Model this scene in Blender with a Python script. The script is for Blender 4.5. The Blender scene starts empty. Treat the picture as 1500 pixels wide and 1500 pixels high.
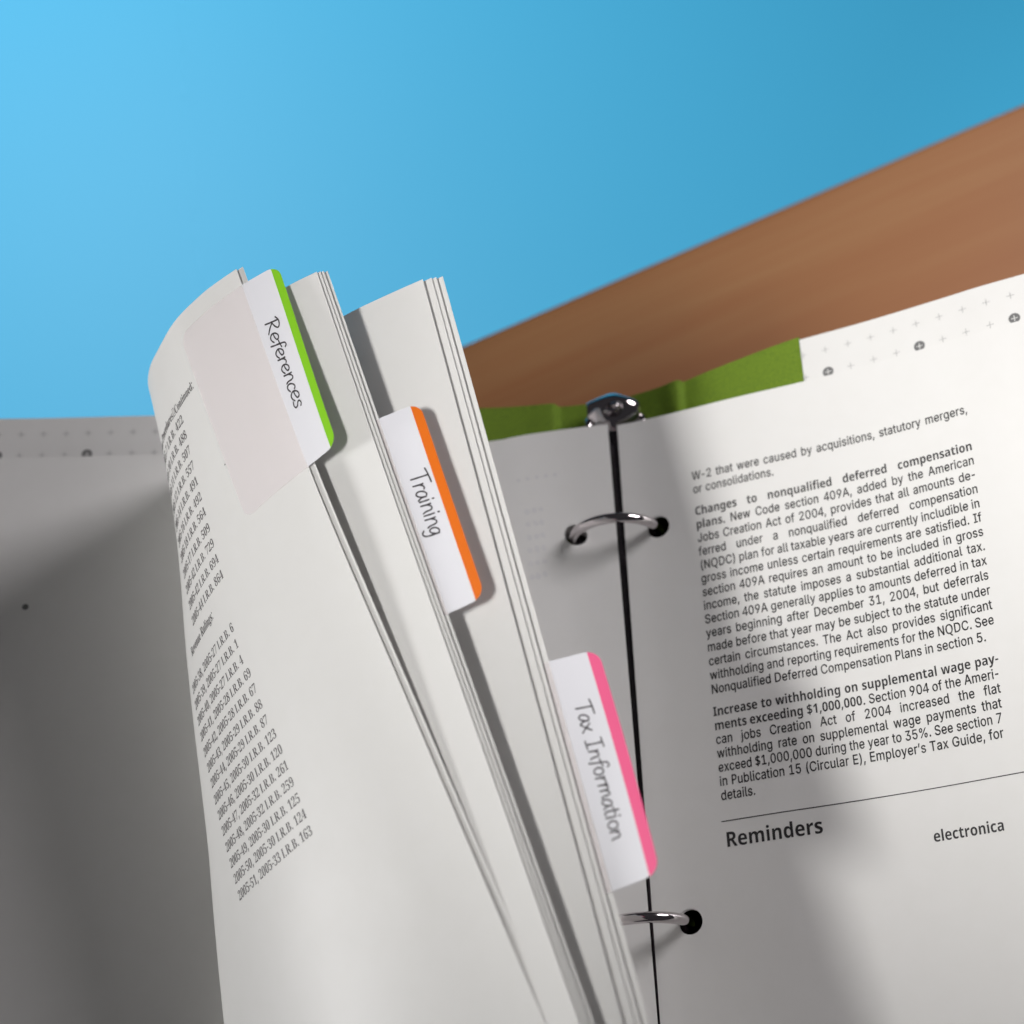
import bpy, math, random
import numpy as np
from mathutils import Matrix, Vector
random.seed(7)
MM = 0.001
scene = bpy.context.scene
col = scene.collection

# ---------------------------------------------------------------- camera
cam_data = bpy.data.cameras.new("camera")
cam = bpy.data.objects.new("camera", cam_data); col.objects.link(cam)
CR = np.array([[0.9953286750975688, 0.0729654336388183, 0.06322083535051838],
               [-0.03953259043497208, 0.9054451828447543, -0.42261826174069944],
               [-0.08807952555514197, 0.4181447911395391, 0.9041000668182987]])
CP = np.array([1.00731089, -237.59876209, 500.17388643])
M = Matrix.Identity(4)
for i in range(3):
    for j in range(3): M[i][j] = CR[i][j]
    M[i][3] = CP[i]*MM
cam.matrix_world = M
cam_data.sensor_width = 36.0
cam_data.lens = 2650/1500*36.0
cam_data.clip_start = 0.02; cam_data.clip_end = 30
cam_data.dof.use_dof = True
cam_data.dof.focus_distance = 0.436
cam_data.dof.aperture_fstop = 11.3
cam_data.dof.aperture_blades = 0
scene.camera = cam

# ---------------------------------------------------------------- light
world = bpy.data.worlds.new("World"); scene.world = world
world.use_nodes = True
bg = world.node_tree.nodes["Background"]
bg.inputs[0].default_value = (0.84, 0.80, 0.88, 1); bg.inputs[1].default_value = 0.04

def area(name, pos, target, size, power, colour=(1, 1, 1), size_y=None, spread=None):
    d = bpy.data.lights.new(name, 'AREA'); d.energy = power; d.color = colour
    d.shape = 'RECTANGLE' if size_y else 'DISK'; d.size = size*MM
    if size_y: d.size_y = size_y*MM
    if spread: d.spread = math.radians(spread)
    o = bpy.data.objects.new(name, d); col.objects.link(o)
    p = Vector(pos)*MM; o.location = p
    o.rotation_euler = (Vector(target)*MM-p).to_track_quat('-Z', 'Y').to_euler()
    return o
def spot(name, pos, target, radius, power, angle, blend, colour):
    d = bpy.data.lights.new(name, 'SPOT'); d.energy = power; d.color = colour
    d.spot_size = math.radians(angle); d.spot_blend = blend; d.shadow_soft_size = radius*MM
    o = bpy.data.objects.new(name, d); col.objects.link(o)
    p = Vector(pos)*MM; o.location = p
    o.rotation_euler = (Vector(target)*MM-p).to_track_quat('-Z', 'Y').to_euler()
    return o
# snooted key from the lower left, a softer fill from the right that reaches into the gutter, one lamp on the blue floor
spot("key_spot", (-404, -285, 777), (163, 37, 160), 110, 34.5, 29.2, 0.02, (1, 0.985, 0.96))
area("added_kicker", (-900, -260, 160), (-60, -60, 110), 190, 4.4, (1, 0.99, 0.98))  # added low lamp with no seen source, lifts the curled left leaf
area("fill_softbox", (520, 330, 520), (0, -20, 50), 330, 4.0, (1, 0.965, 0.985))
spot("floor_spot", (-600, 1000, 500), (-180, 500, -500), 60, 47, 60, 0.5, (1, 1, 1))

scene.view_settings.view_transform = 'Standard'
scene.view_settings.look = 'None'
scene.view_settings.exposure = 0.0
scene.view_settings.gamma = 1.0
# ---------------------------------------------------------------- shapes of the sheets (millimetres)
def spline(P, n=20):
    P = np.array(P, float); Q = [2*P[0]-P[1], *P, 2*P[-1]-P[-2]]; o = []
    for i in range(1, len(Q)-2):
        p0, p1, p2, p3 = Q[i-1:i+3]
        for k in range(n):
            t = k/n
            o.append(.5*((2*p1)+(-p0+p2)*t+(2*p0-5*p1+4*p2-p3)*t*t+(-p0+3*p1-3*p2+p3)*t**3))
    o.append(P[-1]); return np.array(o)

def resample(c, n):
    d = np.r_[0, np.cumsum(np.linalg.norm(np.diff(c, axis=0), axis=1))]
    s = np.linspace(0, d[-1], n)
    return np.stack([np.interp(s, d, c[:, k]) for k in range(3)], 1), d[-1]

class Surface:
    """grid of points; a = distance from the first edge, v = distance down the page"""
    def __init__(self, vs, rows, n=140, nv=70):
        self.n = n
        rs = [resample(spline(r), n) for r in rows]
        L = np.array([r[1] for r in rs]); G = np.array([r[0] for r in rs])
        v = np.linspace(vs[0], vs[-1], nv)
        # smooth interpolation between the rows
        out = np.zeros((nv, n, 3)); LL = np.zeros(nv)
        vs = np.array(vs, float)
        for j, x in enumerate(v):
            i = min(max(np.searchsorted(vs, x)-1, 0), len(vs)-2)
            t = (x-vs[i])/(vs[i+1]-vs[i])
            i0, i3 = max(i-1, 0), min(i+2, len(vs)-1)
            def h(A):
                m1 = (A[i+1]-A[i0])/(vs[i+1]-vs[i0])*(vs[i+1]-vs[i])
                m2 = (A[i3]-A[i])/(vs[i3]-vs[i])*(vs[i+1]-vs[i])
                return (2*t**3-3*t*t+1)*A[i]+(t**3-2*t*t+t)*m1+(-2*t**3+3*t*t)*A[i+1]+(t**3-t*t)*m2
            out[j] = h(G); LL[j] = h(L)
        self.v = v; self.L = LL; self.G = out
        self.normals()
    def normals(self):
        da = np.gradient(self.G, axis=1); dv = np.gradient(self.G, axis=0)
        N = np.cross(da, dv); N /= np.linalg.norm(N, axis=2, keepdims=True)+1e-12
        self.N = N
    def at(self, a, v, off=0.0):
        """points for arrays a, v; off = height along the normal"""
        a = np.atleast_1d(np.asarray(a, float)); v = np.atleast_1d(np.asarray(v, float))
        jf = (v-self.v[0])/(self.v[-1]-self.v[0])*(len(self.v)-1)
        j = np.clip(np.floor(jf).astype(int), 0, len(self.v)-2); tj = jf-j
        Lr = self.L[j]*(1-tj)+self.L[j+1]*tj
        kf = a/Lr*(self.n-1)
        k = np.clip(np.floor(kf).astype(int), 0, self.n-2); tk = kf-k
        tj = tj[:, None]; tk = tk[:, None]
        def b(A): return (A[j, k]*(1-tk)+A[j, k+1]*tk)*(1-tj)+(A[j+1, k]*(1-tk)+A[j+1, k+1]*tk)*tj
        return b(self.G)+off*b(self.N)
    def offset(self, f, shift=0.0):
        """a neighbour sheet: moved along the normal by f(fraction of the width)"""
        o = Surface.__new__(Surface); o.n = self.n; o.v = self.v; o.L = self.L.copy()
        u = np.linspace(0, 1, self.n)
        g = np.array([f(x) for x in u])
        # slide a little along the surface near the free edge
        da = np.gradient(self.G, axis=1); da /= np.linalg.norm(da, axis=2, keepdims=True)
        sl = np.array([shift*max(0, 1-x*2.2) for x in u])
        o.G = self.G+self.N*g[None, :, None]-da*sl[None, :, None]
        o.normals(); return o

def leaf_rows(A, e, stations, zg, flat, bow=()):
    """a leaf bound at the gutter that runs flat to the left and curls up to its free edge"""
    A = np.array(A, float); e = np.array(e, float); w = np.array([-e[1], e[0], 0])
    vs, rows = [], []
    for s, prof in stations:
        pts = []
        for (a, z) in prof:
            q = A+e*s+w*(a-np.interp(s, [0, 30, 60, 100, 125, 160, 283], bow or [0]*7)); pts.append((q[0], q[1], A[2]+z))
        last = np.array(pts[-1]); Y = -s*279/283
        # inner part down to the page stack and back to the rings
        x0 = last[0]
        z1 = zg-1.0
        f = flat
        yl = last[1]
        k = [0.16, 0.42, 0.72]
        inner = []
        inner.append((x0+f*0.30, yl+(Y-yl)*.18, z1+max(0, (last[2]-z1))*0.22))
        inner.append((x0+(-3-x0)*.36, yl+(Y-yl)*.42, z1+.3))
        inner.append((x0+(-3-x0)*.60, yl+(Y-yl)*.85, z1))
        inner.append((x0+(-3-x0)*.80, Y, z1+.1))
        inner.append((-2.6+.012*s, Y, zg+.5))
        rows.append(pts+inner); vs.append(s)
    return vs, rows

PROF1 = [(0, [(0,0),(-6,-2.4),(-11,-5),(-19,-11),(-26,-20),(-30.4,-27),(-33,-36),(-32,-46),(-27,-57)]),
   (60, [(0,0),(-11,-7),(-22,-16),(-32,-27),(-40,-40),(-45,-52),(-47,-64),(-46,-72),(-42,-80)]),
   (125,[(0,0),(-17,-11),(-34,-25),(-48,-40),(-58,-54),(-63,-66),(-64.5,-74),(-62,-81),(-57,-86)]),
   (200,[(0,0),(-20,-12),(-42,-28),(-62,-47),(-76,-62),(-82,-72),(-83,-78),(-81,-83),(-76,-87.5)]),
   (283,[(0,0),(-22,-12),(-46,-28),(-70,-48),(-86,-64),(-93,-73),(-95,-79),(-93,-84),(-88,-88)])]
PROF2 = [(0, [(0,0),(-8,-2),(-16,-6),(-25,-15),(-31,-25),(-34,-37),(-34,-50),(-31,-62),(-25,-74)]),
   (60, [(0,0),(-10,-4.5),(-20,-11),(-29,-20),(-36,-32),(-39,-45),(-39.5,-57),(-37,-69),(-31,-81)]),
   (125,[(0,0),(-12,-5.5),(-24,-14),(-35,-26),(-43,-40),(-47,-53),(-47,-65),(-44,-76),(-38,-85)]),
   (200,[(0,0),(-13,-7),(-28,-18),(-41,-33),(-51,-48),(-56,-60),(-56,-71),(-53,-80),(-47,-87)]),
   (283,[(0,0),(-14,-8),(-30,-20),(-46,-37),(-57,-52),(-62,-63),(-62,-73),(-59,-82),(-53,-88)])]
PROF3 = [(0, [(0,0),(-10,-3),(-20,-6.6),(-27,-11),(-33,-20),(-36,-32),(-36,-46),(-33,-60),(-27,-74)]),
   (60, [(0,0),(-10,-3),(-20,-7.5),(-28,-14),(-34,-24),(-37,-37),(-37,-50),(-34,-64),(-28,-78)]),
   (125,[(0,0),(-11,-4),(-22,-10),(-31,-19),(-38,-31),(-41,-44),(-41,-57),(-38,-70),(-32,-82)]),
   (200,[(0,0),(-12,-6),(-25,-15),(-36,-27),(-44,-41),(-47,-54),(-47,-66),(-44,-77),(-38,-86)]),
   (283,[(0,0),(-13,-7),(-28,-18),(-41,-32),(-50,-47),(-54,-59),(-54,-70),(-51,-80),(-45,-88)])]
RIGHT = [(0.0,44.6),(7.6,46.6),(20,51.0),(34,56.2),(52,62.2),(70,69.3),(88,77.7),(102,84.3),(130,95),(165,104),(200,109),(216,110)]
LEFTP = [(-3,40.5),(-20,38.6),(-39,38.5),(-80,41.5),(-131,48),(-170,52.5),(-200,57),(-219,61)]

# ---------------------------------------------------------------- object helpers
def tag(o, label=None, cat=None, group=None, kind=None):
    if label: o["label"] = label
    if cat: o["category"] = cat
    if group: o["group"] = group
    if kind: o["kind"] = kind
    return o

def link(name, mesh, mat=None, parent=None):
    o = bpy.data.objects.new(name, mesh); col.objects.link(o)
    if mat is not None:
        mesh.materials.clear(); mesh.materials.append(mat)
    if parent is not None: o.parent = parent
    return o

def empty(name, loc=(0, 0, 0)):
    o = bpy.data.objects.new(name, None); col.objects.link(o)
    o.empty_display_size = 0.01
    return o

def mesh_from(verts, faces, smooth=True, name="mesh"):
    me = bpy.data.meshes.new(name)
    me.from_pydata([tuple(float(c)*MM for c in v) for v in verts], [], [tuple(int(i) for i in f) for f in faces])
    me.validate(); me.update()
    if smooth: me.polygons.foreach_set("use_smooth", [True]*len(me.polygons))
    return me

# ---------------------------------------------------------------- materials
def material(name, colour, rough=0.5, metallic=0.0, **kw):
    m = bpy.data.materials.new(name); m.use_nodes = True
    b = m.node_tree.nodes["Principled BSDF"]
    b.inputs["Base Color"].default_value = (*colour, 1)
    b.inputs["Roughness"].default_value = rough
    b.inputs["Metallic"].default_value = metallic
    for k, v in kw.items(): b.inputs[k.replace('_', ' ')].default_value = v
    return m

def nodes(m): return m.node_tree.nodes, m.node_tree.links, m.node_tree.nodes["Principled BSDF"]

def noise_bump(m, scale, strength, dist=0.00005, vary=0.0, detail=6, stretch=None):
    n, l, b = nodes(m)
    tc = n.new("ShaderNodeTexCoord"); mp = n.new("ShaderNodeMapping")
    if stretch: mp.inputs["Scale"].default_value = stretch
    l.new(tc.outputs["Object"], mp.inputs[0])
    t = n.new("ShaderNodeTexNoise"); t.inputs["Scale"].default_value = scale; t.inputs["Detail"].default_value = detail
    l.new(mp.outputs[0], t.inputs["Vector"])
    bp = n.new("ShaderNodeBump"); bp.inputs["Strength"].default_value = strength; bp.inputs["Distance"].default_value = dist
    l.new(t.outputs[0], bp.inputs["Height"]); l.new(bp.outputs[0], b.inputs["Normal"])
    if vary:
        t2 = n.new("ShaderNodeTexNoise"); t2.inputs["Scale"].default_value = scale*0.08; t2.inputs["Detail"].default_value = 4
        l.new(mp.outputs[0], t2.inputs["Vector"])
        c = b.inputs["Base Color"].default_value[:]
        r = n.new("ShaderNodeMix"); r.data_type = 'RGBA'
        r.inputs[6].default_value = (c[0]*(1-vary), c[1]*(1-vary), c[2]*(1-vary*1.3), 1)
        r.inputs[7].default_value = c
        l.new(t2.outputs[0], r.inputs[0]); l.new(r.outputs[2], b.inputs["Base Color"])
    return m

def paper_material(name, colour, rough=0.42, spec=0.35):
    m = material(name, colour, rough)
    n, l, b = nodes(m)
    b.inputs["Specular IOR Level"].default_value = spec
    noise_bump(m, 2600, 0.12, 0.00004, vary=0.035)
    first = b.inputs["Normal"].links[0].from_node
    tc = n.new("ShaderNodeTexCoord"); wv = n.new("ShaderNodeTexNoise"); wv.inputs["Scale"].default_value = 28; wv.inputs["Detail"].default_value = 2
    l.new(tc.outputs["Object"], wv.inputs["Vector"])
    b2 = n.new("ShaderNodeBump"); b2.inputs["Strength"].default_value = 0.35; b2.inputs["Distance"].default_value = 0.0012
    l.new(wv.outputs[0], b2.inputs["Height"]); l.new(b2.outputs[0], first.inputs["Normal"])
    out = n["Material Output"]
    tr = n.new("ShaderNodeBsdfTranslucent"); tr.inputs[0].default_value = (colour[0], colour[1]*.97, colour[2]*.93, 1)
    mx = n.new("ShaderNodeMixShader"); mx.inputs[0].default_value = 0.07
    l.new(b.outputs[0], mx.inputs[1]); l.new(tr.outputs[0], mx.inputs[2]); l.new(mx.outputs[0], out.inputs[0])
    return m

M_paper = paper_material("page_paper", (0.83, 0.825, 0.81))
M_liner = paper_material("liner_paper", (0.82, 0.815, 0.80), 0.38)
M_ink = material("black_ink", (0.022, 0.02, 0.022), 0.5)
M_ink2 = material("soft_black_ink", (0.075, 0.065, 0.07), 0.55)
M_grey = material("grey_ink", (0.33, 0.33, 0.33), 0.5)
M_dot = material("grey_dot_ink", (0.16, 0.16, 0.16), 0.5)
M_ghost = material("faint_ink", (0.735, 0.73, 0.73), 0.6)
M_pen = material("marker_ink", (0.04, 0.035, 0.04), 0.45)
M_tab = noise_bump(material("tab_film_white", (0.79, 0.79, 0.83), 0.36, Specular_IOR_Level=0.4), 900, 0.05)
M_film = noise_bump(material("tab_adhesive_film", (0.98, 0.87, 0.915), 0.30, Specular_IOR_Level=0.5, Alpha=0.13), 700, 0.05)
M_green = material("green_stripe", (0.245, 0.60, 0.022), 0.35)
M_orange = material("orange_stripe", (0.80, 0.17, 0.012), 0.35)
M_pink = material("pink_stripe", (0.90, 0.14, 0.30), 0.35)
M_chrome = material("polished_chrome", (0.62, 0.58, 0.59), 0.09, 1.0)
M_steel = material("dark_steel", (0.10, 0.09, 0.10), 0.22, 1.0)
M_board = noise_bump(material("grey_board", (0.42, 0.40, 0.36), 0.8), 1500, 0.3)

def cloth_material():
    m = material("green_cloth", (0.17, 0.33, 0.012), 0.85)
    n, l, b = nodes(m)
    tc = n.new("ShaderNodeTexCoord")
    def wave(rot, scale):
        mp = n.new("ShaderNodeMapping"); mp.inputs["Rotation"].default_value = (0, 0, math.radians(rot))
        l.new(tc.outputs["Object"], mp.inputs[0])
        w = n.new("ShaderNodeTexWave"); w.wave_type = 'BANDS'; w.inputs["Scale"].default_value = scale
        w.inputs["Distortion"].default_value = 1.2; w.inputs["Detail"].default_value = 2; w.inputs["Detail Scale"].default_value = 3
        l.new(mp.outputs[0], w.inputs[0]); return w
    w1, w2 = wave(52, 400), wave(-40, 520)
    mx = n.new("ShaderNodeMath"); mx.operation = 'MULTIPLY_ADD'
    l.new(w2.outputs["Fac"], mx.inputs[0]); mx.inputs[1].default_value = 0.35; l.new(w1.outputs["Fac"], mx.inputs[2])
    bp = n.new("ShaderNodeBump"); bp.inputs["Strength"].default_value = 0.9; bp.inputs["Distance"].default_value = 0.00012
    l.new(mx.outputs[0], bp.inputs["Height"]); l.new(bp.outputs[0], b.inputs["Normal"])
    ns = n.new("ShaderNodeTexNoise"); ns.inputs["Scale"].default_value = 1400; ns.inputs["Detail"].default_value = 8
    l.new(tc.outputs["Object"], ns.inputs["Vector"])
    ad = n.new("ShaderNodeMath"); ad.operation = 'MULTIPLY_ADD'; ad.inputs[1].default_value = 0.8
    l.new(w1.outputs["Fac"], ad.inputs[0]); l.new(ns.outputs[0], ad.inputs[2])
    cr = n.new("ShaderNodeValToRGB")
    cr.color_ramp.elements[0].position = 0.35; cr.color_ramp.elements[0].color = (0.055, 0.105, 0.006, 1)
    cr.color_ramp.elements[1].position = 1.0; cr.color_ramp.elements[1].color = (0.175, 0.285, 0.014, 1)
    l.new(ad.outputs[0], cr.inputs[0]); l.new(cr.outputs[0], b.inputs["Base Color"])
    return m
M_cloth = cloth_material()

def wood_material():
    m = material("warm_wood", (0.26, 0.107, 0.053), 0.55)
    n, l, b = nodes(m)
    tc = n.new("ShaderNodeTexCoord")
    def nz(sx, sy, scale, det):
        mp = n.new("ShaderNodeMapping"); mp.inputs["Scale"].default_value = (sx, sy, 1)
        l.new(tc.outputs["Object"], mp.inputs[0])
        t = n.new("ShaderNodeTexNoise"); t.inputs["Scale"].default_value = scale; t.inputs["Detail"].default_value = det
        t.inputs["Roughness"].default_value = 0.6
        l.new(mp.outputs[0], t.inputs["Vector"]); return t
    a = nz(0.5, 7, 4.0, 3); c = nz(1.5, 60, 9, 6)
    ad = n.new("ShaderNodeMath"); ad.operation = 'MULTIPLY_ADD'; ad.inputs[1].default_value = 0.3
    l.new(c.outputs[0], ad.inputs[0]); l.new(a.outputs[0], ad.inputs[2])
    cr = n.new("ShaderNodeValToRGB")
    e = cr.color_ramp.elements
    e[0].position = 0.42; e[0].color = (0.235, 0.090, 0.030, 1)
    e[1].position = 0.9; e[1].color = (0.285, 0.142, 0.056, 1)
    k = e.new(0.66); k.color = (0.25, 0.104, 0.036, 1)
    l.new(ad.outputs[0], cr.inputs[0]); l.new(cr.outputs[0], b.inputs["Base Color"])
    bp = n.new("ShaderNodeBump"); bp.inputs["Strength"].default_value = 0.15; bp.inputs["Distance"].default_value = 0.0003
    l.new(ad.outputs[0], bp.inputs["Height"]); l.new(bp.outputs[0], b.inputs["Normal"])
    return m
M_wood = wood_material()
M_blue = noise_bump(material("blue_floor_paint", (0.045, 0.43, 0.73), 0.6), 40, 0.02, 0.0005, vary=0.03)

# ---------------------------------------------------------------- the setting
def floor():
    me = mesh_from([(-4000, -3000, -500), (4000, -3000, -500), (4000, 5000, -500), (-4000, 5000, -500)], [(0, 1, 2, 3)], False)
    return tag(link("floor", me, M_blue), kind="structure")
floor()

def tabletop():
    # straight far edge running away to the upper right; boards laid side by side along it
    ang = math.atan2(48.6, 122.2); d = np.array([math.cos(ang), math.sin(ang)]); q = np.array([math.sin(ang), -math.cos(ang)])
    o0 = np.array([-53.6, 79.7])
    def box(name, a0, a1, b0, b1, z0, z1, mat, parent, bev=1.5):
        def P(a, b, z): return (a, -b, z)
        prof = []
        n = 5
        for k in range(n+1):
            t = math.pi/2*k/n; prof.append((b0+bev-bev*math.cos(t), z1-bev+bev*math.sin(t)))
        for k in range(n+1):
            t = math.pi/2*k/n; prof.append((b1-bev+bev*math.sin(t), z1-bev+bev*math.cos(t)))
        prof += [(b1, z0), (b0, z0)]
        vs = [P(a0, b, z) for b, z in prof]+[P(a1, b, z) for b, z in prof]; m = len(prof)
        fs = [(i, (i+1) % m, m+(i+1) % m, m+i) for i in range(m)]+[tuple(range(m))[::-1], tuple(range(m, 2*m))]
        me = mesh_from(vs, fs, False)
        o = link(name, me, mat, parent)
        return o
    root = empty("table")
    root.location = (o0[0]*MM, o0[1]*MM, -0.040); root.rotation_euler = (0, 0, ang)
    tag(root, "warm brown wooden table top seen out of focus beyond the binder", "table")
    top = box("tabletop", -900, 1100, 0, 700, -28, 0, M_wood, root, 3)
    for a in (-820, 1000):
        for b in (50, 630):
            box("leg", a, a+55, b, b+55, -500, -29, M_wood, root, 3)
    return root
tabletop()

# ---------------------------------------------------------------- sheets
def grid_solid(top, bot, holes=()):
    """closed thin solid from two grids [v][a]; holes = list of (j0, j1, k0, k1, ring_top, ring_bot)"""
    nv, n = top.shape[:2]
    V = np.concatenate([top.reshape(-1, 3), bot.reshape(-1, 3)]).tolist()
    V += V                                   # the rim has its own vertices: a crisp cut edge
    off = nv*n
    F = []
    def inhole(j, k): return any(j0 <= j < j1 and k0 <= k < k1 for j0, j1, k0, k1, *_ in holes)
    idx = lambda j, k: j*n+k
    for j in range(nv-1):
        for k in range(n-1):
            if inhole(j, k): continue
            a, b, c, d = idx(j, k), idx(j, k+1), idx(j+1, k+1), idx(j+1, k)
            F.append((a, b, c, d)); F.append((off+d, off+c, off+b, off+a))
    def side(path):
        for p, q in zip(path[:-1], path[1:]): F.append((2*off+q, 2*off+p, 3*off+p, 3*off+q))
    side([idx(0, k) for k in range(n)]); side([idx(j, n-1) for j in range(nv)])
    side([idx(nv-1, k) for k in range(n)][::-1]); side([idx(j, 0) for j in range(nv)][::-1])
    for j0, j1, k0, k1, rt, rb in holes:
        path = [(j0, k) for k in range(k0, k1)]+[(j, k1) for j in range(j0, j1)]+[(j1, k) for k in range(k1, k0, -1)]+[(j, k0) for j in range(j1, j0, -1)]
        m = 2*len(path); s = len(V); V += ([list(x) for x in rt]+[list(x) for x in rb])*2; w = 2*m
        for i in range(len(path)):
            a, b = idx(*path[i]), idx(*path[(i+1) % len(path)]); c, h, d = s+2*i, s+2*i+1, s+(2*i+2) % m
            F += [(a, b, h), (b, d, h), (a, h, c), (off+a, h+m, off+b), (off+b, h+m, d+m), (off+a, c+m, h+m)]
            F += [(c+w, h+w, h+m+w, c+m+w), (h+w, d+w, d+m+w, h+m+w)]
    return V, F

def hole_rings(S, spots, r, thick, sign=1):
    """circle vertices for round punch holes at (a, v) on a surface"""
    out = []
    for (a, v) in spots:
        jf = (v-S.v[0])/(S.v[-1]-S.v[0])*(len(S.v)-1)
        L = np.interp(v, S.v, S.L)
        kf = a/L*(S.n-1)
        dk = math.ceil(r*1.35/(L/(S.n-1))); dj = math.ceil(r*1.35/(S.v[1]-S.v[0]))
        k0, k1 = max(0, int(round(kf))-dk), min(S.n-1, int(round(kf))+dk)
        j0, j1 = int(round(jf))-dj, int(round(jf))+dj
        path = [(j0, k) for k in range(k0, k1)]+[(j, k1) for j in range(j0, j1)]+[(j1, k) for k in range(k1, k0, -1)]+[(j, k0) for j in range(j1, j0, -1)]
        aa, vv = [], []
        t0 = math.atan2(S.v[0]+(S.v[-1]-S.v[0])*path[0][0]/(len(S.v)-1)-v, path[0][1]/(S.n-1)*L-a)
        for q in range(2*len(path)):
            t = t0+math.pi*q/len(path); aa.append(a+r*math.cos(t)); vv.append(v+r*math.sin(t))
        out.append((j0, j1, k0, k1, S.at(aa, vv, 0), S.at(aa, vv, -thick*sign)))
    return out

def sheet_mesh(S, thick=0.16, sign=1, spots=(), r=3.2):
    top = S.G; bot = S.G-S.N*thick*sign
    V, F = grid_solid(top, bot, hole_rings(S, spots, r, thick, sign) if spots else ())
    return mesh_from(V, F)

def simple_surface(prof, ytop, ybot, n=150, nv=110, wav=0.0):
    rows = []; vs = [0, (ytop-ybot)*.35, (ytop-ybot)*.7, ytop-ybot]
    for i, v in enumerate(vs):
        rows.append([(x, ytop-v, z+wav*math.sin(i*2.1+x*.02)*min(1, abs(x)/60)) for x, z in prof])
    return Surface(vs, rows, n=n, nv=nv)

# ---------------------------------------------------------------- printed text, laid on a surface
FONTS = {'inter': None, 'math': None}
try:
    import os
    p = os.path.join(bpy.utils.resource_path('LOCAL'), "datafiles", "fonts")
    FONTS['inter'] = bpy.data.fonts.load(os.path.join(p, "Inter.woff2"))
    FONTS['math'] = bpy.data.fonts.load(os.path.join(p, "NotoSansMath-Regular.woff2"))
except Exception:
    pass
def _raw(text, font, offset=0.0):
    cu = bpy.data.curves.new("word", 'FONT')
    if FONTS[font]: cu.font = FONTS[font]
    cu.body = text; cu.size = 1.0; cu.resolution_u = 3; cu.offset = offset
    ob = bpy.data.objects.new("word", cu); col.objects.link(ob)
    bpy.context.view_layer.update()
    me = bpy.data.meshes.new_from_object(ob.evaluated_get(bpy.context.evaluated_depsgraph_get()))
    V = np.array([v.co[:2] for v in me.vertices]) if len(me.vertices) else np.zeros((0, 2))
    F = [tuple(p.vertices) for p in me.polygons]
    bpy.data.objects.remove(ob); bpy.data.meshes.remove(me)
    return V, F
_pair = {}
def _adv(ch, font):
    n = 'H'
    if font not in _pair: _pair[font] = _raw(n+n, font)[0][:, 0].max()
    return float(_raw(n+ch+n, font)[0][:, 0].max()-_pair[font])
CAP = {}
def cap(font):
    if font not in CAP: CAP[font] = float(_raw('H', font)[0][:, 1].max())
    return CAP[font]
def math_char(ch, caps, small, digits):
    if not FONTS['math']: return ch
    if 'A' <= ch <= 'Z': return chr(caps+ord(ch)-65)
    if 'a' <= ch <= 'z': return chr(small+ord(ch)-97)
    if '0' <= ch <= '9': return chr(digits+ord(ch)-48)
    return ch
_glyph = {}
def glyph(ch, style):
    """outline with cap height 1 -> (verts, faces, advance)"""
    key = (ch, style)
    if key in _glyph: return _glyph[key]
    font, c, off, fat = 'inter', ch, 0.0, 0.0
    if style == 'plain':
        if ch in 'DPQR$4': font = 'math'
        fat = 0.04
    elif style in ('bold', 'head'):
        c = math_char(ch, 0x1D5D4, 0x1D5EE, 0x1D7EC); font = 'math'
        if c == ch: fat = 0.045
    else:
        c = math_char(ch, 0x1D400, 0x1D41A, 0x1D7CE); font = 'math'
        if style == 'serif': off = -0.006
    V, F = _raw(c, font, off if c != ch else 0.0)
    s = 1/cap(font); V = V*s
    wide = 1.04 if style in ('bold', 'head') else 1.0
    if len(V): V = V*[wide, 1]
    if fat and len(V):
        m = len(V); F = [tuple(q+i*m for q in f) for i in range(3) for f in F]
        V = np.concatenate([V, V+[fat, .02], V+[fat*.5, -.02]])
    adv = _adv(c, font)*s*wide+fat*.6
    if ch == '-' and style == 'plain': adv *= .8; V = V*[.92, 1]+[-.07, 0]
    _glyph[key] = (V, F, adv); return _glyph[key]
_cache = {}
def word_mesh(text, style):
    """flat outlines for a word with cap height 1 -> (verts Nx2, faces, width)"""
    key = (text, style)
    if key in _cache: return _cache[key]
    x = 0.0; VV = []; FF = []; n = 0
    for ch in text:
        V, F, a = glyph(ch, style)
        if len(V):
            VV.append(V+[x, 0]); FF += [tuple(q+n for q in f) for f in F]; n += len(V)
        x += a
    _cache[key] = (np.concatenate(VV) if VV else np.zeros((0, 2)), FF, x); return _cache[key]

class Print:
    def __init__(self, place): self.place = place; self.V = []; self.F = []
    def add(self, V, F):
        if not len(V): return
        s = sum(len(x) for x in self.V)
        self.V.append(self.place(V)); self.F += [tuple(i+s for i in f) for f in F]
    def word(self, text, style, x, y, size, sx=1.0):
        V, F, w = word_mesh(text, style)
        self.add(np.stack([x+V[:, 0]*size*sx, y+V[:, 1]*size], 1), F)
        return w*size*sx
    def line(self, words, x0, y, size, width=None, sx=1.0, right=False):
        """words = [(text, style)]; justified to width when given"""
        ws = [word_mesh(t, s)[2]*size*sx for t, s in words]
        sp = 0.38*size
        if width and not right and len(words) > 1: sp = (width-sum(ws))/(len(words)-1)
        x = x0-(sum(ws)+sp*(len(ws)-1)) if right else x0
        for (t, s), w in zip(words, ws):
            self.word(t, s, x, y, size, sx); x += w+sp
    def rect(self, x0, y0, x1, y1, n=1):
        V = []; F = []
        for i in range(n+1):
            x = x0+(x1-x0)*i/n; V += [(x, y0), (x, y1)]
        F = [(2*i, 2*i+2, 2*i+3, 2*i+1) for i in range(n)]
        self.add(np.array(V), F)
    def poly(self, pts): self.add(np.array(pts), [tuple(range(len(pts)))])
    def build(self, name, mat, parent):
        return link(name, mesh_from(np.concatenate(self.V), self.F, False), mat, parent)

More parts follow.
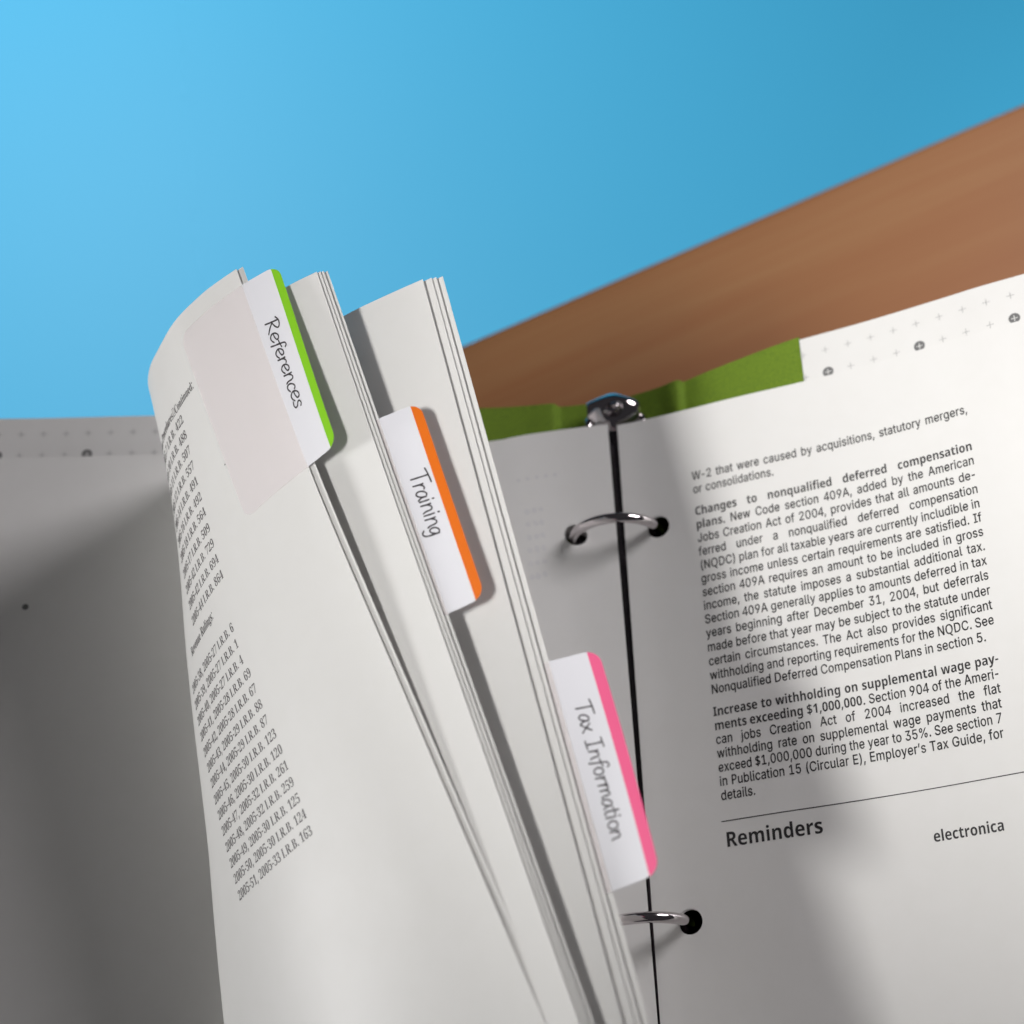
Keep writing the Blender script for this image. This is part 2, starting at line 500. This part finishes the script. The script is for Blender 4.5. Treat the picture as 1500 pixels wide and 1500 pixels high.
# ---------------------------------------------------------------- handwriting strokes (x, y) with x-height 1
HW = {
 'R': (1.02, [[(.22,1.72),(.14,.9),(.02,0)], [(-.12,1.5),(.25,1.75),(.68,1.68),(.86,1.4),(.6,1.08),(.2,.86),(.1,.84)], [(.22,.86),(.55,.42),(.98,.02)]]),
 'e': (.84, [[(.1,.48),(.42,.52),(.7,.7),(.62,.96),(.36,.98),(.12,.7),(.08,.32),(.3,.02),(.58,.06),(.8,.26)]]),
 'f': (.62, [[(.86,1.42),(.7,1.62),(.48,1.5),(.36,1.0),(.26,.3),(.16,-.28)], [(.02,.86),(.34,.9),(.68,1.0)]]),
 'r': (.62, [[(.16,.98),(.14,.5),(.08,.0)], [(.13,.5),(.28,.82),(.5,.98),(.64,.9)]]),
 'n': (.86, [[(.16,.98),(.14,.5),(.08,.0)], [(.13,.5),(.34,.88),(.58,.96),(.68,.72),(.68,.3),(.76,.02)]]),
 'c': (.74, [[(.68,.8),(.52,.98),(.28,.86),(.1,.5),(.14,.12),(.38,.0),(.68,.2)]]),
 's': (.7, [[(.66,.84),(.46,1.0),(.2,.88),(.24,.62),(.5,.42),(.56,.14),(.32,-.02),(.02,.08)]]),
 'T': (.92, [[(-.12,1.56),(.4,1.66),(1.16,1.72)], [(.5,1.68),(.44,.9),(.36,.0)]]),
 'a': (.86, [[(.7,.86),(.46,1.0),(.18,.72),(.08,.26),(.26,.0),(.5,.2),(.66,.6),(.7,.92),(.68,.4),(.82,.02)]]),
 'i': (.4, [[(.2,.98),(.17,.5),(.12,.0)], [(.24,1.34),(.26,1.46)]]),
 'g': (.84, [[(.7,.86),(.46,1.0),(.18,.76),(.08,.34),(.24,.06),(.48,.2),(.68,.62),(.7,.94),(.66,.1),(.54,-.52),(.28,-.72),(.04,-.5)]]),
 'x': (.8, [[(.08,.96),(.36,.5),(.72,.02)], [(.7,1.0),(.36,.48),(.02,.0)]]),
 'I': (.86, [[(.06,1.62),(.44,1.66),(.84,1.7)], [(.46,1.66),(.4,.8),(.32,.04)], [(.0,.0),(.34,.03),(.7,.06)]]),
 'o': (.8, [[(.44,.98),(.18,.8),(.08,.42),(.24,.02),(.52,.06),(.7,.44),(.64,.84),(.42,.99)]]),
 'm': (1.24, [[(.16,.98),(.14,.5),(.08,.0)], [(.13,.5),(.3,.88),(.5,.94),(.58,.68),(.56,.04)], [(.57,.5),(.76,.88),(.96,.94),(1.04,.66),(1.04,.3),(1.14,.02)]]),
 't': (.56, [[(.34,1.56),(.26,.8),(.22,.2),(.36,.0),(.52,.08)], [(.0,1.02),(.3,1.04),(.66,1.1)]]),
 ' ': (.62, []),
}
def handwriting(text, P, x, y, xh, sx=1.0, pen=0.15, slant=0.0):
    k = 0
    for ch in text:
        adv, strokes = HW[ch]
        jy = random.uniform(-.05, .05); js = random.uniform(.95, 1.05)
        for st in strokes:
            c = spline([(px*js, py*js+jy, 0) for px, py in st], 7)[:, :2]
            d = np.gradient(c, axis=0); d /= np.linalg.norm(d, axis=1, keepdims=True)+1e-9
            nrm = np.stack([-d[:, 1], d[:, 0]], 1)
            wd = pen*(0.5+0.04*np.sin(np.arange(len(c))*.7+k))[:, None]
            Lf, Rt = c+nrm*wd, c-nrm*wd
            V = []; F = []
            for a, b in zip(Lf, Rt): V += [a, b]
            F = [(2*i, 2*i+1, 2*i+3, 2*i+2) for i in range(len(c)-1)]
            for end, s in ((0, -1), (len(c)-1, 1)):   # round caps
                base = len(V); t0 = math.atan2(nrm[end][1], nrm[end][0])
                cap = [c[end]+pen*.5*np.array([math.cos(t0-s*math.pi*q/6), math.sin(t0-s*math.pi*q/6)]) for q in range(7)]
                V += cap; F.append(tuple(range(base, base+7)))
            V = np.array(V)
            W = np.stack([x+(V[:, 0]+V[:, 1]*slant)*xh*sx, y+V[:, 1]*xh], 1)
            hgt = np.concatenate([np.linspace(0, .02, len(c)).repeat(2), np.full(14, .022)])+.0015*(k % 5)
            P.addh(W, F, hgt); k += 1
        x += adv*xh*sx

class PrintH(Print):
    def addh(self, V, F, h):
        s = sum(len(x) for x in self.V)
        self.V.append(self.place(V, h)); self.F += [tuple(i+s for i in f) for f in F]

# ---------------------------------------------------------------- the binder
HOLES = (33.5, 141.5, 249.5)
binder = empty("ring_binder")
tag(binder, "open ring binder with green cloth spine, white lined covers and chrome rings", "binder")

BACK = [(51.9, 60.9)]+[(x, z-1.0) for x, z in RIGHT if x > 53]+[(233, 109)]
FRONT = [(-50, 36.6)]+[(x, z-2.0) for x, z in LEFTP if x < -60]+[(-236, 62)]
def cover(name, prof, flip):
    ext = [(x, z-.5) for x, z in prof]
    S = simple_surface(ext, 14, -293, n=60, nv=30)
    o = link(name, sheet_mesh(S, 2.4, -1 if flip else 1), M_board, binder)
    L = simple_surface(prof, 13.7, -292.7, n=120, nv=50)
    lin = link("liner_sheet", sheet_mesh(L, 0.25, -1 if flip else 1), M_liner, o)
    return o, L, lin
back_cover, LB, liner_b = cover("back_cover", BACK, True)
front_cover, LF, liner_f = cover("front_cover", FRONT, False)

def cross(P, x, y, s=1.0, t=0.13):
    P.rect(x-s, y-t/2, x+s, y+t/2); P.rect(x-t/2, y-s, x+t/2, y-t/2); P.rect(x-t/2, y+t/2, x+t/2, y+s)
def marks(S, sgn, parent, a0, rows, dots, n, off):
    P = Print(lambda V: S.at(V[:, 0], V[:, 1], off)); W = Print(lambda V: S.at(V[:, 0], V[:, 1], off*1.6))
    for r, v in enumerate(rows):
        for k in range(n):
            a = a0+k*6.4
            if r % 2 == 1 and k % 4 == dots:
                D = Print(lambda V: S.at(V[:, 0], V[:, 1], off))
                D.poly([(a+1.5*math.cos(t*math.pi/14), v+1.5*math.sin(t*math.pi/14)) for t in range(28)])
                d = D.build("printed_dot", M_dot, parent)
                cross(W, a, v, 0.85, 0.2)
            else: cross(P, a, v)
    tag(P.build("printed_crosses", M_grey, parent), kind="stuff"); tag(W.build("printed_crosses", M_liner, parent), kind="stuff")
marks(LB, 1, back_cover, 0.5, (5.2, 12.1), 1, 24, -0.06)
marks(LF, 1, front_cover, 6.7, (5.2, 12.0), 3, 26, 0.06)

# cloth that covers the spine and laps onto both covers
CL = [(-54, 36.4), (-39, 33.9), (-28, 33.2), (-20, 33.4), (-17.8, 33.0), (-16.6, 31.2), (-15, 31.0), (-8, 31.5), (2, 33.5), (12, 37.8), (17.0, 41.2), (18.6, 41.6), (19.8, 40.6), (21.5, 41.4), (26, 44.8), (37, 52.0), (45, 57.0), (51.8, 60.9)]
SC = simple_surface(CL, 14.6, -293.6, n=200, nv=40)
SC.G[:, :, 1] += np.linspace(0, 1, 200)[None, :]*0  # straight cut
cl = link("spine_cloth", sheet_mesh(SC, 3.6, -1 if SC.N[0, 0, 2] < 0 else 1), M_cloth, binder)

def tube(path, r, seg=16, caps=True, flat=1.0):
    path = [Vector(p) for p in path]; V = []; F = []
    up = Vector((0, 1, 0))
    for i, p in enumerate(path):
        d = (path[min(i+1, len(path)-1)]-path[max(i-1, 0)]).normalized()
        u = up-d*up.dot(d); u = u.normalized() if u.length > 1e-4 else Vector((1, 0, 0)); w = d.cross(u)
        rr = r(i/(len(path)-1)) if callable(r) else r
        for k in range(seg):
            t = 2*math.pi*k/seg; V.append(p+u*rr*math.cos(t)+w*rr*flat*math.sin(t))
    for i in range(len(path)-1):
        for k in range(seg): F.append((i*seg+k, i*seg+(k+1) % seg, (i+1)*seg+(k+1) % seg, (i+1)*seg+k))
    if caps: F += [tuple(range(seg))[::-1], tuple(range((len(path)-1)*seg, len(path)*seg))]
    return V, F

# metal ring mechanism: arched plate, lever and three rings
prof = [(2+15.5*math.sin(t), 33.4+7.2*math.cos(t)) for t in np.linspace(-1.35, 1.35, 24)]
rows = []; 
def mech_rows():
    vs, rows = [], []
    for v, k in ((0, .42), (1.2, .5), (3.5, .6), (7, .64), (11, 1), (140, 1), (262, 1), (270, .8), (272, .6)):
        vs.append(v); rows.append([((x+.6)*k-.6, 6.5-v, 31.4+(z-31.4)*(.6+.4*k)) for x, z in prof])
    return vs, rows
SM = Surface(*mech_rows(), n=48, nv=200)
mech = link("ring_mechanism", sheet_mesh(SM, 0.9, -1 if SM.N[100, 24, 2] < 0 else 1), M_steel, binder)
for v in HOLES:
    path = [(-2.3+11.6*math.cos(t), -v, 43.4+11.6*math.sin(t)) for t in np.linspace(math.radians(-62), math.radians(242), 64)]
    V, F = tube(path, 1.42, 24)
    link("ring", mesh_from(V, F), M_chrome, mech)
# lever at the top end: a cupped chrome tongue with a rolled lip
def lever():
    V = []; F = []; nu, nv = 28, 26
    for j in range(nv):
        t = j/(nv-1)
        yc = 1.0+12.5*t
        zc = 39.2+4.2*math.sin(min(1, t*1.5)*math.pi/2)-5.5*max(0, t-.62)**1.4*3
        wd = 7.8*(1-.62*max(0, (t-.45)/.55)**2.2)*(.86+.14*min(1, t*5))
        for i in range(nu):
            s = -1+2*i/(nu-1)
            V.append((-.6+(wd if s > 0 else min(7.8, wd*1.18))*s, yc, zc-2.6*abs(s)**2.4+1.0*math.exp(-((s*wd)**2+(yc-7)**2)/5.0)*-1.5))
    for j in range(nv-1):
        for i in range(nu-1): F.append((j*nu+i, j*nu+i+1, (j+1)*nu+i+1, (j+1)*nu+i))
    me = mesh_from(V, F)
    o = link("lever", me, M_chrome, mech)
    md = o.modifiers.new("thick", 'SOLIDIFY'); md.thickness = 0.0009; md.offset = -1
    mb = o.modifiers.new("edge", 'BEVEL'); mb.width = 0.0002; mb.segments = 2
    # rolled lip and the pivot ears
    path = [(-.6+3.0*math.cos(t)*(1-.06*k), 7.2+2.6*math.sin(t)*(1-.06*k), 43.2+.05*k) for k, t in enumerate(np.linspace(-2.6, 2.4, 26))]
    V, F = tube(path, lambda q: .75-.2*q, 10); link("lever_lip", mesh_from(V, F), M_chrome, mech)
    for x in (-8.2, 7.6):
        path = [(x, -1.5, 37.5), (x+.1, .5, 39.2), (x, 2.6, 40.0), (x*.97, 4.6, 39.2), (x*.92, 6, 37)]
        V, F = tube(spline(path, 6), 1.15, 12); link("pivot_ear", mesh_from(V, F), M_chrome, mech)
    V = []; F = []
    n, m = 16, 10
    for (cx, cy, cz, r) in ((9.4, 1.6, 40.2, 1.2),):
        for j in range(m+1):
            for i in range(n):
                a, b = 2*math.pi*i/n, math.pi*j/m
                V.append((cx+r*math.sin(b)*math.cos(a), cy+r*math.sin(b)*math.sin(a), cz+r*.8*math.cos(b)))
        for j in range(m):
            for i in range(n): F.append((j*n+i, j*n+(i+1) % n, (j+1)*n+(i+1) % n, (j+1)*n+i))
    link("rivet", mesh_from(V, F), M_chrome, mech)
lever()

# ---------------------------------------------------------------- loose pages
def page(name, S, sign, label, spots, group=None, mat=None):
    o = link(name, sheet_mesh(S, 0.16, sign, spots), mat or M_paper)
    return tag(o, label, "page", group)

# right-hand pages: the printed one on top, plain ones beneath
SR = simple_surface(RIGHT, 0, -279)
for x in (0,):
    pass
right = page("page", SR, -1, "printed right-hand page with two bold-headed tax paragraphs, beside the chrome ring", [(9.6, v) for v in HOLES])
for i in (1,):
    Sx = simple_surface([(x+.1*i if x < 20 else x, z-.3*i*(1 if x < 40 else .35)) for x, z in RIGHT], -.25*i, -279-.1*i)
    page("page", Sx, -1, "plain page hidden directly beneath the printed right-hand page, its edge showing in the gutter", [(9.6+.25*i, v) for v in HOLES])

# left-hand blank page over the front cover
SL = simple_surface(LEFTP, 0, -279)
left = page("page", SL, 1, "blank shaded left-hand page lying on the front cover, behind the curled leaves", [(10.5, v) for v in HOLES])
P = Print(lambda V: SL.at(V[:, 0], V[:, 1], 0.06))
P.poly([(163.2+.9*math.cos(t*math.pi/9), 46+.9*math.sin(t*math.pi/9)) for t in range(18)])
P.build("printed_dot", M_dot, left)

# curled leaves in three groups
def group_sheets(A, e, prof, zg, ds, gaps, bow=()):
    base = Surface(*leaf_rows(A, e, prof, zg, 10, bow), n=150, nv=110)
    out = [base]
    for d, g in zip(ds[1:], gaps[1:]):
        out.append(base.offset(lambda x, g=g: -(g*max(0, 1-x*1.6)**1.0+min(.28*g/0.8, .9)*min(1, x*1.6)) , d))
    return out
A1 = (-89.75, 5.84, 131.0); E1 = (.3448, -.9387, 0)
A2 = (-69.25, 1.2, 134.0);  E2 = (.2855, -.9584, 0)
A3 = (-43.84, -2.11, 132.0);  E3 = (.2034, -.9791, 0)
G1 = group_sheets(A1, E1, PROF1, 41.2, (0, 1.5), (0, .7), [0, 1.2, 2.0, 1.9, 1.3, .5, 0])
G2 = group_sheets(A2, E2, PROF2, 42.3, (0, .75, 1.45, 2.2), (0, .55, 1.0, 1.7), [0, .2, .4, .4, .2, 0, 0])
G3 = group_sheets(A3, E3, PROF3, 44.3, (0, 2.0, 3.0, 4.4), (0, 1.0, 1.5, 2.3))
labels = [
 ["curled printed leaf at far left with a list of citations, under the green-edged tab",
  "plain leaf just behind the printed curled leaf, its edge peeking out at right"],
 ["first leaf of the middle bundle, in the green tab's shadow",
  "second leaf of the middle bundle, a thin white edge",
  "third leaf of the middle bundle, a thin white edge",
  "last leaf of the middle bundle, the one that carries the orange-edged tab"],
 ["first leaf of the right-hand bundle, broad white face behind the orange-edged tab",
  "second leaf of the right-hand bundle, standing off from the first by a dark gap",
  "third leaf of the right-hand bundle, a thin white edge",
  "last leaf of the right-hand bundle, punched at the chrome ring, carrying the pink-edged tab"]]
leaves = []
for gi, G in enumerate((G1, G2, G3)):
    row = []
    for si, S in enumerate(G):
        spots = [(float(np.interp(v, S.v, S.L))-11.3, v) for v in HOLES]
        row.append(page("page", S, 1, labels[gi][si], spots, "curled leaves standing up from the left side of the binder"))
    leaves.append(row)

# ---------------------------------------------------------------- printed text
B, N_ = 'bold', 'plain'
def wl(s, style=N_): return [(w, style) for w in s.split(' ')]
LINES = [
 (22.0, wl("W-2 that were caused by acquisitions, statutory mergers,"), 1),
 (26.0, wl("or consolidations."), 0),
 (32.6, wl("Changes to nonqualified deferred compensation", B), 1),
 (36.6, wl("plans.", B)+wl("New Code section 409A, added by the American"), 1),
 (40.6, wl("Jobs Creation Act of 2004, provides that all amounts de-"), 1),
 (44.6, wl("ferred under a nonqualified deferred compensation"), 1),
 (48.6, wl("(NQDC) plan for all taxable years are currently includible in"), 1),
 (52.5, wl("gross income unless certain requirements are satisfied. If"), 1),
 (56.4, wl("section 409A requires an amount to be included in gross"), 1),
 (60.3, wl("income, the statute imposes a substantial additional tax."), 1),
 (64.2, wl("Section 409A generally applies to amounts deferred in tax"), 1),
 (68.1, wl("years beginning after December 31, 2004, but deferrals"), 1),
 (72.1, wl("made before that year may be subject to the statute under"), 1),
 (76.0, wl("certain circumstances. The Act also provides significant"), 1),
 (79.9, wl("withholding and reporting requirements for the NQDC. See"), 1),
 (83.8, wl("Nonqualified Deferred Compensation Plans in section 5."), 2),
 (89.9, wl("Increase to withholding on supplemental wage pay-", B), 1),
 (93.7, wl("ments exceeding $1,000,000.", B)+wl("Section 904 of the Ameri-"), 1),
 (97.4, wl("can jobs Creation Act of 2004 increased the flat"), 1),
 (101.1, wl("withholding rate on supplemental wage payments that"), 1),
 (104.8, wl("exceed $1,000,000 during the year to 35%. See section 7"), 1),
 (108.5, wl("in Publication 15 (Circular E), Employer’s Tax Guide, for"), 1),
 (112.2, wl("details."), 0),
]
PR = Print(lambda V: SR.at(V[:, 0], V[:, 1], -0.045))
class Flip(Print):
    """layout with y upward around a baseline given as distance down the page"""
def put_line(P, words, x0, v, size, width, sx, right=False):
    q = Print(lambda V: V); q.line(words, x0, 0, size, width, sx, right)
    if q.V:
        V = np.concatenate(q.V); P.add(np.stack([V[:, 0], v-V[:, 1]], 1), q.F)
SXR = 0.785
for v, words, just in LINES:
    x0 = 20.4; x1 = float(np.interp(v, [22, 50, 90, 118], [96.8, 96.0, 94.4, 91.9]))
    if just == 2: x1 -= 2.4
    cw = 2.46; nat = sum(word_mesh(t, s)[2] for t, s in words)*cw
    sx = min(SXR, (x1-x0-.72*(len(words)-1))/nat)
    put_line(PR, words, x0, v, cw, (x1-x0) if just else None, sx)
PR.rect(20.0, 117.55, 99, 117.8, 60)
put_line(PR, [("Reminders", 'head')], 20.6, 124.3, 3.75, None, .86)
put_line(PR, [("electronica", 'bold')], 89.5, 130.6, 2.7, None, SXR, True)
PR.build("printed_text", M_ink, right)

S1 = G1[0]
# this list reads towards the free edge: distance from the edge shrinks to the right
PL = Print(lambda V: S1.at(V[:, 0], V[:, 1], 0.05))
def put_left(P, text, style, aright, v, size, sx):
    q = Print(lambda V: V); q.line([(text, style)], 0, 0, size, None, sx, True)
    V = np.concatenate(q.V); P.add(np.stack([aright-V[:, 0], v-V[:, 1]], 1), q.F)
rows_ = [(23.0, 32.4, "2005-7 I.R.B. 422"), (27.1, 33.0, "2005-10 I.R.B. 488"), (31.3, 33.5, "2005-11 I.R.B. 507"), (35.5, 34.0, "2005-12 I.R.B. 557"),
 (39.7, 34.5, "2005-14 I.R.B. 491"), (43.9, 35.0, "2005-16 I.R.B. 492"), (48.1, 35.4, "2005-18 I.R.B. 564"), (52.4, 35.8, "2005-17 I.R.B. 509"),
 (56.6, 36.2, "2005-42 I.R.B. 729"), (60.9, 36.5, "2005-42 I.R.B. 694"), (65.2, 36.8, "2005-44 I.R.B. 864"),
 (78.3, 39.8, "2005-38, 2005-27 I.R.B. 6"), (82.6, 40.1, "2005-39, 2005-27 I.R.B. 1"), (86.9, 40.4, "2005-40, 2005-27 I.R.B. 4"), (91.1, 39.2, "2005-41, 2005-28 I.R.B. 69"),
 (95.4, 39.2, "2005-42, 2005-28 I.R.B. 67"), (99.7, 39.1, "2005-43, 2005-29 I.R.B. 88"), (103.9, 39.1, "2005-44, 2005-29 I.R.B. 87"), (108.2, 38.0, "2005-45, 2005-30 I.R.B. 123"),
 (112.4, 37.9, "2005-46, 2005-30 I.R.B. 120"), (116.6, 37.9, "2005-47, 2005-32 I.R.B. 261"), (120.8, 38.0, "2005-48, 2005-32 I.R.B. 259"), (125.0, 37.9, "2005-49, 2005-30 I.R.B. 125"),
 (129.1, 37.8, "2005-50, 2005-30 I.R.B. 124"), (133.3, 37.8, "2005-51, 2005-33 I.R.B. 163")]
for v, a, t in rows_: put_left(PL, t, 'serif', a, v, 2.4, .81)
put_left(PL, "Revenue Procedures—Continued:", 'serifbold', 23.8, 19.0, 2.3, .72)
put_left(PL, "Revenue Rulings:", 'serifbold', 46.7, 70.6, 2.5, .72)
PL.poly([(22.6+.25*math.cos(t), 42.5+.2*math.sin(t)) for t in np.linspace(0, 5.6, 8)])
print("list width", word_mesh("2005-32", 'serif')[2]*2.25*.66, word_mesh("2005-32 I.R.B. 261", 'serif')[2]*2.25*.66)
PL.build("printed_text", M_ink2, leaves[0][0])

# faint print showing through the flat part of the last leaf
S3 = G3[3]
PG = Print(lambda V: S3.at(V[:, 0], V[:, 1], -0.05-0.16))
for v0, n0 in ((22, 4),):
    for k in range(n0):
        a = 150+k*2.4
for k, v in enumerate((24, 28, 32, 36, 40, 44)):
    for m in range(3):
        a = float(np.interp(v, S3.v, S3.L))-20.5-m*1.9+random.uniform(-.2, .2)
        PG.poly([(a+(.55+.35*random.random())*math.cos(t), v+.3*random.random()+(.7+.5*random.random())*math.sin(t)) for t in np.linspace(0, 5.7, 9)])
for m in range(5):
    a = float(np.interp(16, S3.v, S3.L))-26+m*2.6
    PG.poly([(a+.6*math.cos(t), 14+.6*math.sin(t)) for t in np.linspace(0, 5.7, 9)])
PG.build("show_through_print", M_ghost, leaves[2][3])

# ---------------------------------------------------------------- index tabs
def index_tab(S, v0, v1, Ls, betas, e, stripe_w, stripe_mat, text, tx, ty, xh, sx, label, inward, tens, pen=.14):
    w = np.array([-e[1], e[0], 0]); zz = np.array([0, 0, 1.0])
    vs = np.linspace(v0, v1, 8); rows = []
    for i, v in enumerate(vs):
        t = i/7; L = Ls[0]+(Ls[1]-Ls[0])*t; be = math.radians(betas[0]+(betas[1]-betas[0])*t)
        E = S.at(0, v, .14)[0]; E2 = S.at(1.5, v, .14)[0]; tan = (E-E2)/np.linalg.norm(E-E2)
        d = w*math.cos(be)+zz*math.sin(be)
        out = []
        for q in (1, .75, .5, .25):
            dd = d*q+tan*(1-q)*0.0
            out.append(E+d*L*q)
        ins = [S.at(a, v, .14)[0] for a in np.linspace(0, inward, 9)]
        rows.append([tuple(p) for p in out+ins])
    T = Surface(vs, rows, n=90, nv=60)
    LE = lambda v: np.interp(v, [v0, v1], Ls)
    r = 3.3
    def corner(v, rr=r):
        dv = min(v-v0, v1-v)
        return 0 if dv >= rr else rr-math.sqrt(max(0, rr*rr-(rr-dv)**2))
    vv = np.r_[v0+np.linspace(0, 1, 14)**2*r, np.linspace(v0+r+1, v1-r-1, 30), v1-(np.linspace(0, 1, 14)**2*r)[::-1]]
    def strip(name, a_lo, a_hi, mat, parent, n=10, lift=0.0, thick=.09):
        top = np.array([T.at(np.linspace(a_lo(v), a_hi(v), n), np.full(n, v), lift) for v in vv])
        bot = np.array([T.at(np.linspace(a_lo(v), a_hi(v), n), np.full(n, v), lift-thick) for v in vv])
        V, F = grid_solid(top, bot)
        me = mesh_from(V, F, False)
        return link(name, me, mat, parent)
    root = strip("index_tab", lambda v: max(stripe_w, corner(v)), lambda v: float(LE(v)), M_tab, None, 12)
    tag(root, label, "index tab", "translucent index tabs stuck on the leaves")
    strip("colour_stripe", lambda v: min(corner(v), stripe_w-.001), lambda v: stripe_w, stripe_mat, root, 5, 0.0)
    strip("adhesive_film", lambda v: float(LE(v)), lambda v: float(LE(v))+inward-.3-corner(v, 3.0), M_film, root, 20, 0.0, .05)
    P = PrintH(lambda V, h: np.concatenate([T.at([float(LE(V[i, 0]))-V[i, 1]], [V[i, 0]], .03+h[i]) for i in range(len(V))]))
    handwriting(text, P, v0+tx, ty, xh, sx, pen)
    P.build("handwriting", M_pen, root)
    return root
index_tab(S1, 5.0, 58.5, (10.2, 9.6), (14, 32), E1, 2.0, M_green, "References", 13.6, 2.3, 2.1, 1.52,
          "index tab with a green edge reading References, highest and leftmost of the three tabs", 22.5, 0)
index_tab(G2[3], 43.5, 95.5, (10.2, 9.3), (6, 14), E2, 2.3, M_orange, "Training", 17.0, 2.4, 2.4, 1.2,
          "index tab with an orange edge reading Training, in the middle of the three tabs", 16, 0)
index_tab(G3[3], 102.5, 154.5, (11.0, 11.4), (-2, 26), E3, 2.5, M_pink, "Tax Information", 11.2, 3.0, 2.1, 1.27,
          "index tab with a pink edge reading Tax Information, lowest of the three tabs", 16, 0)
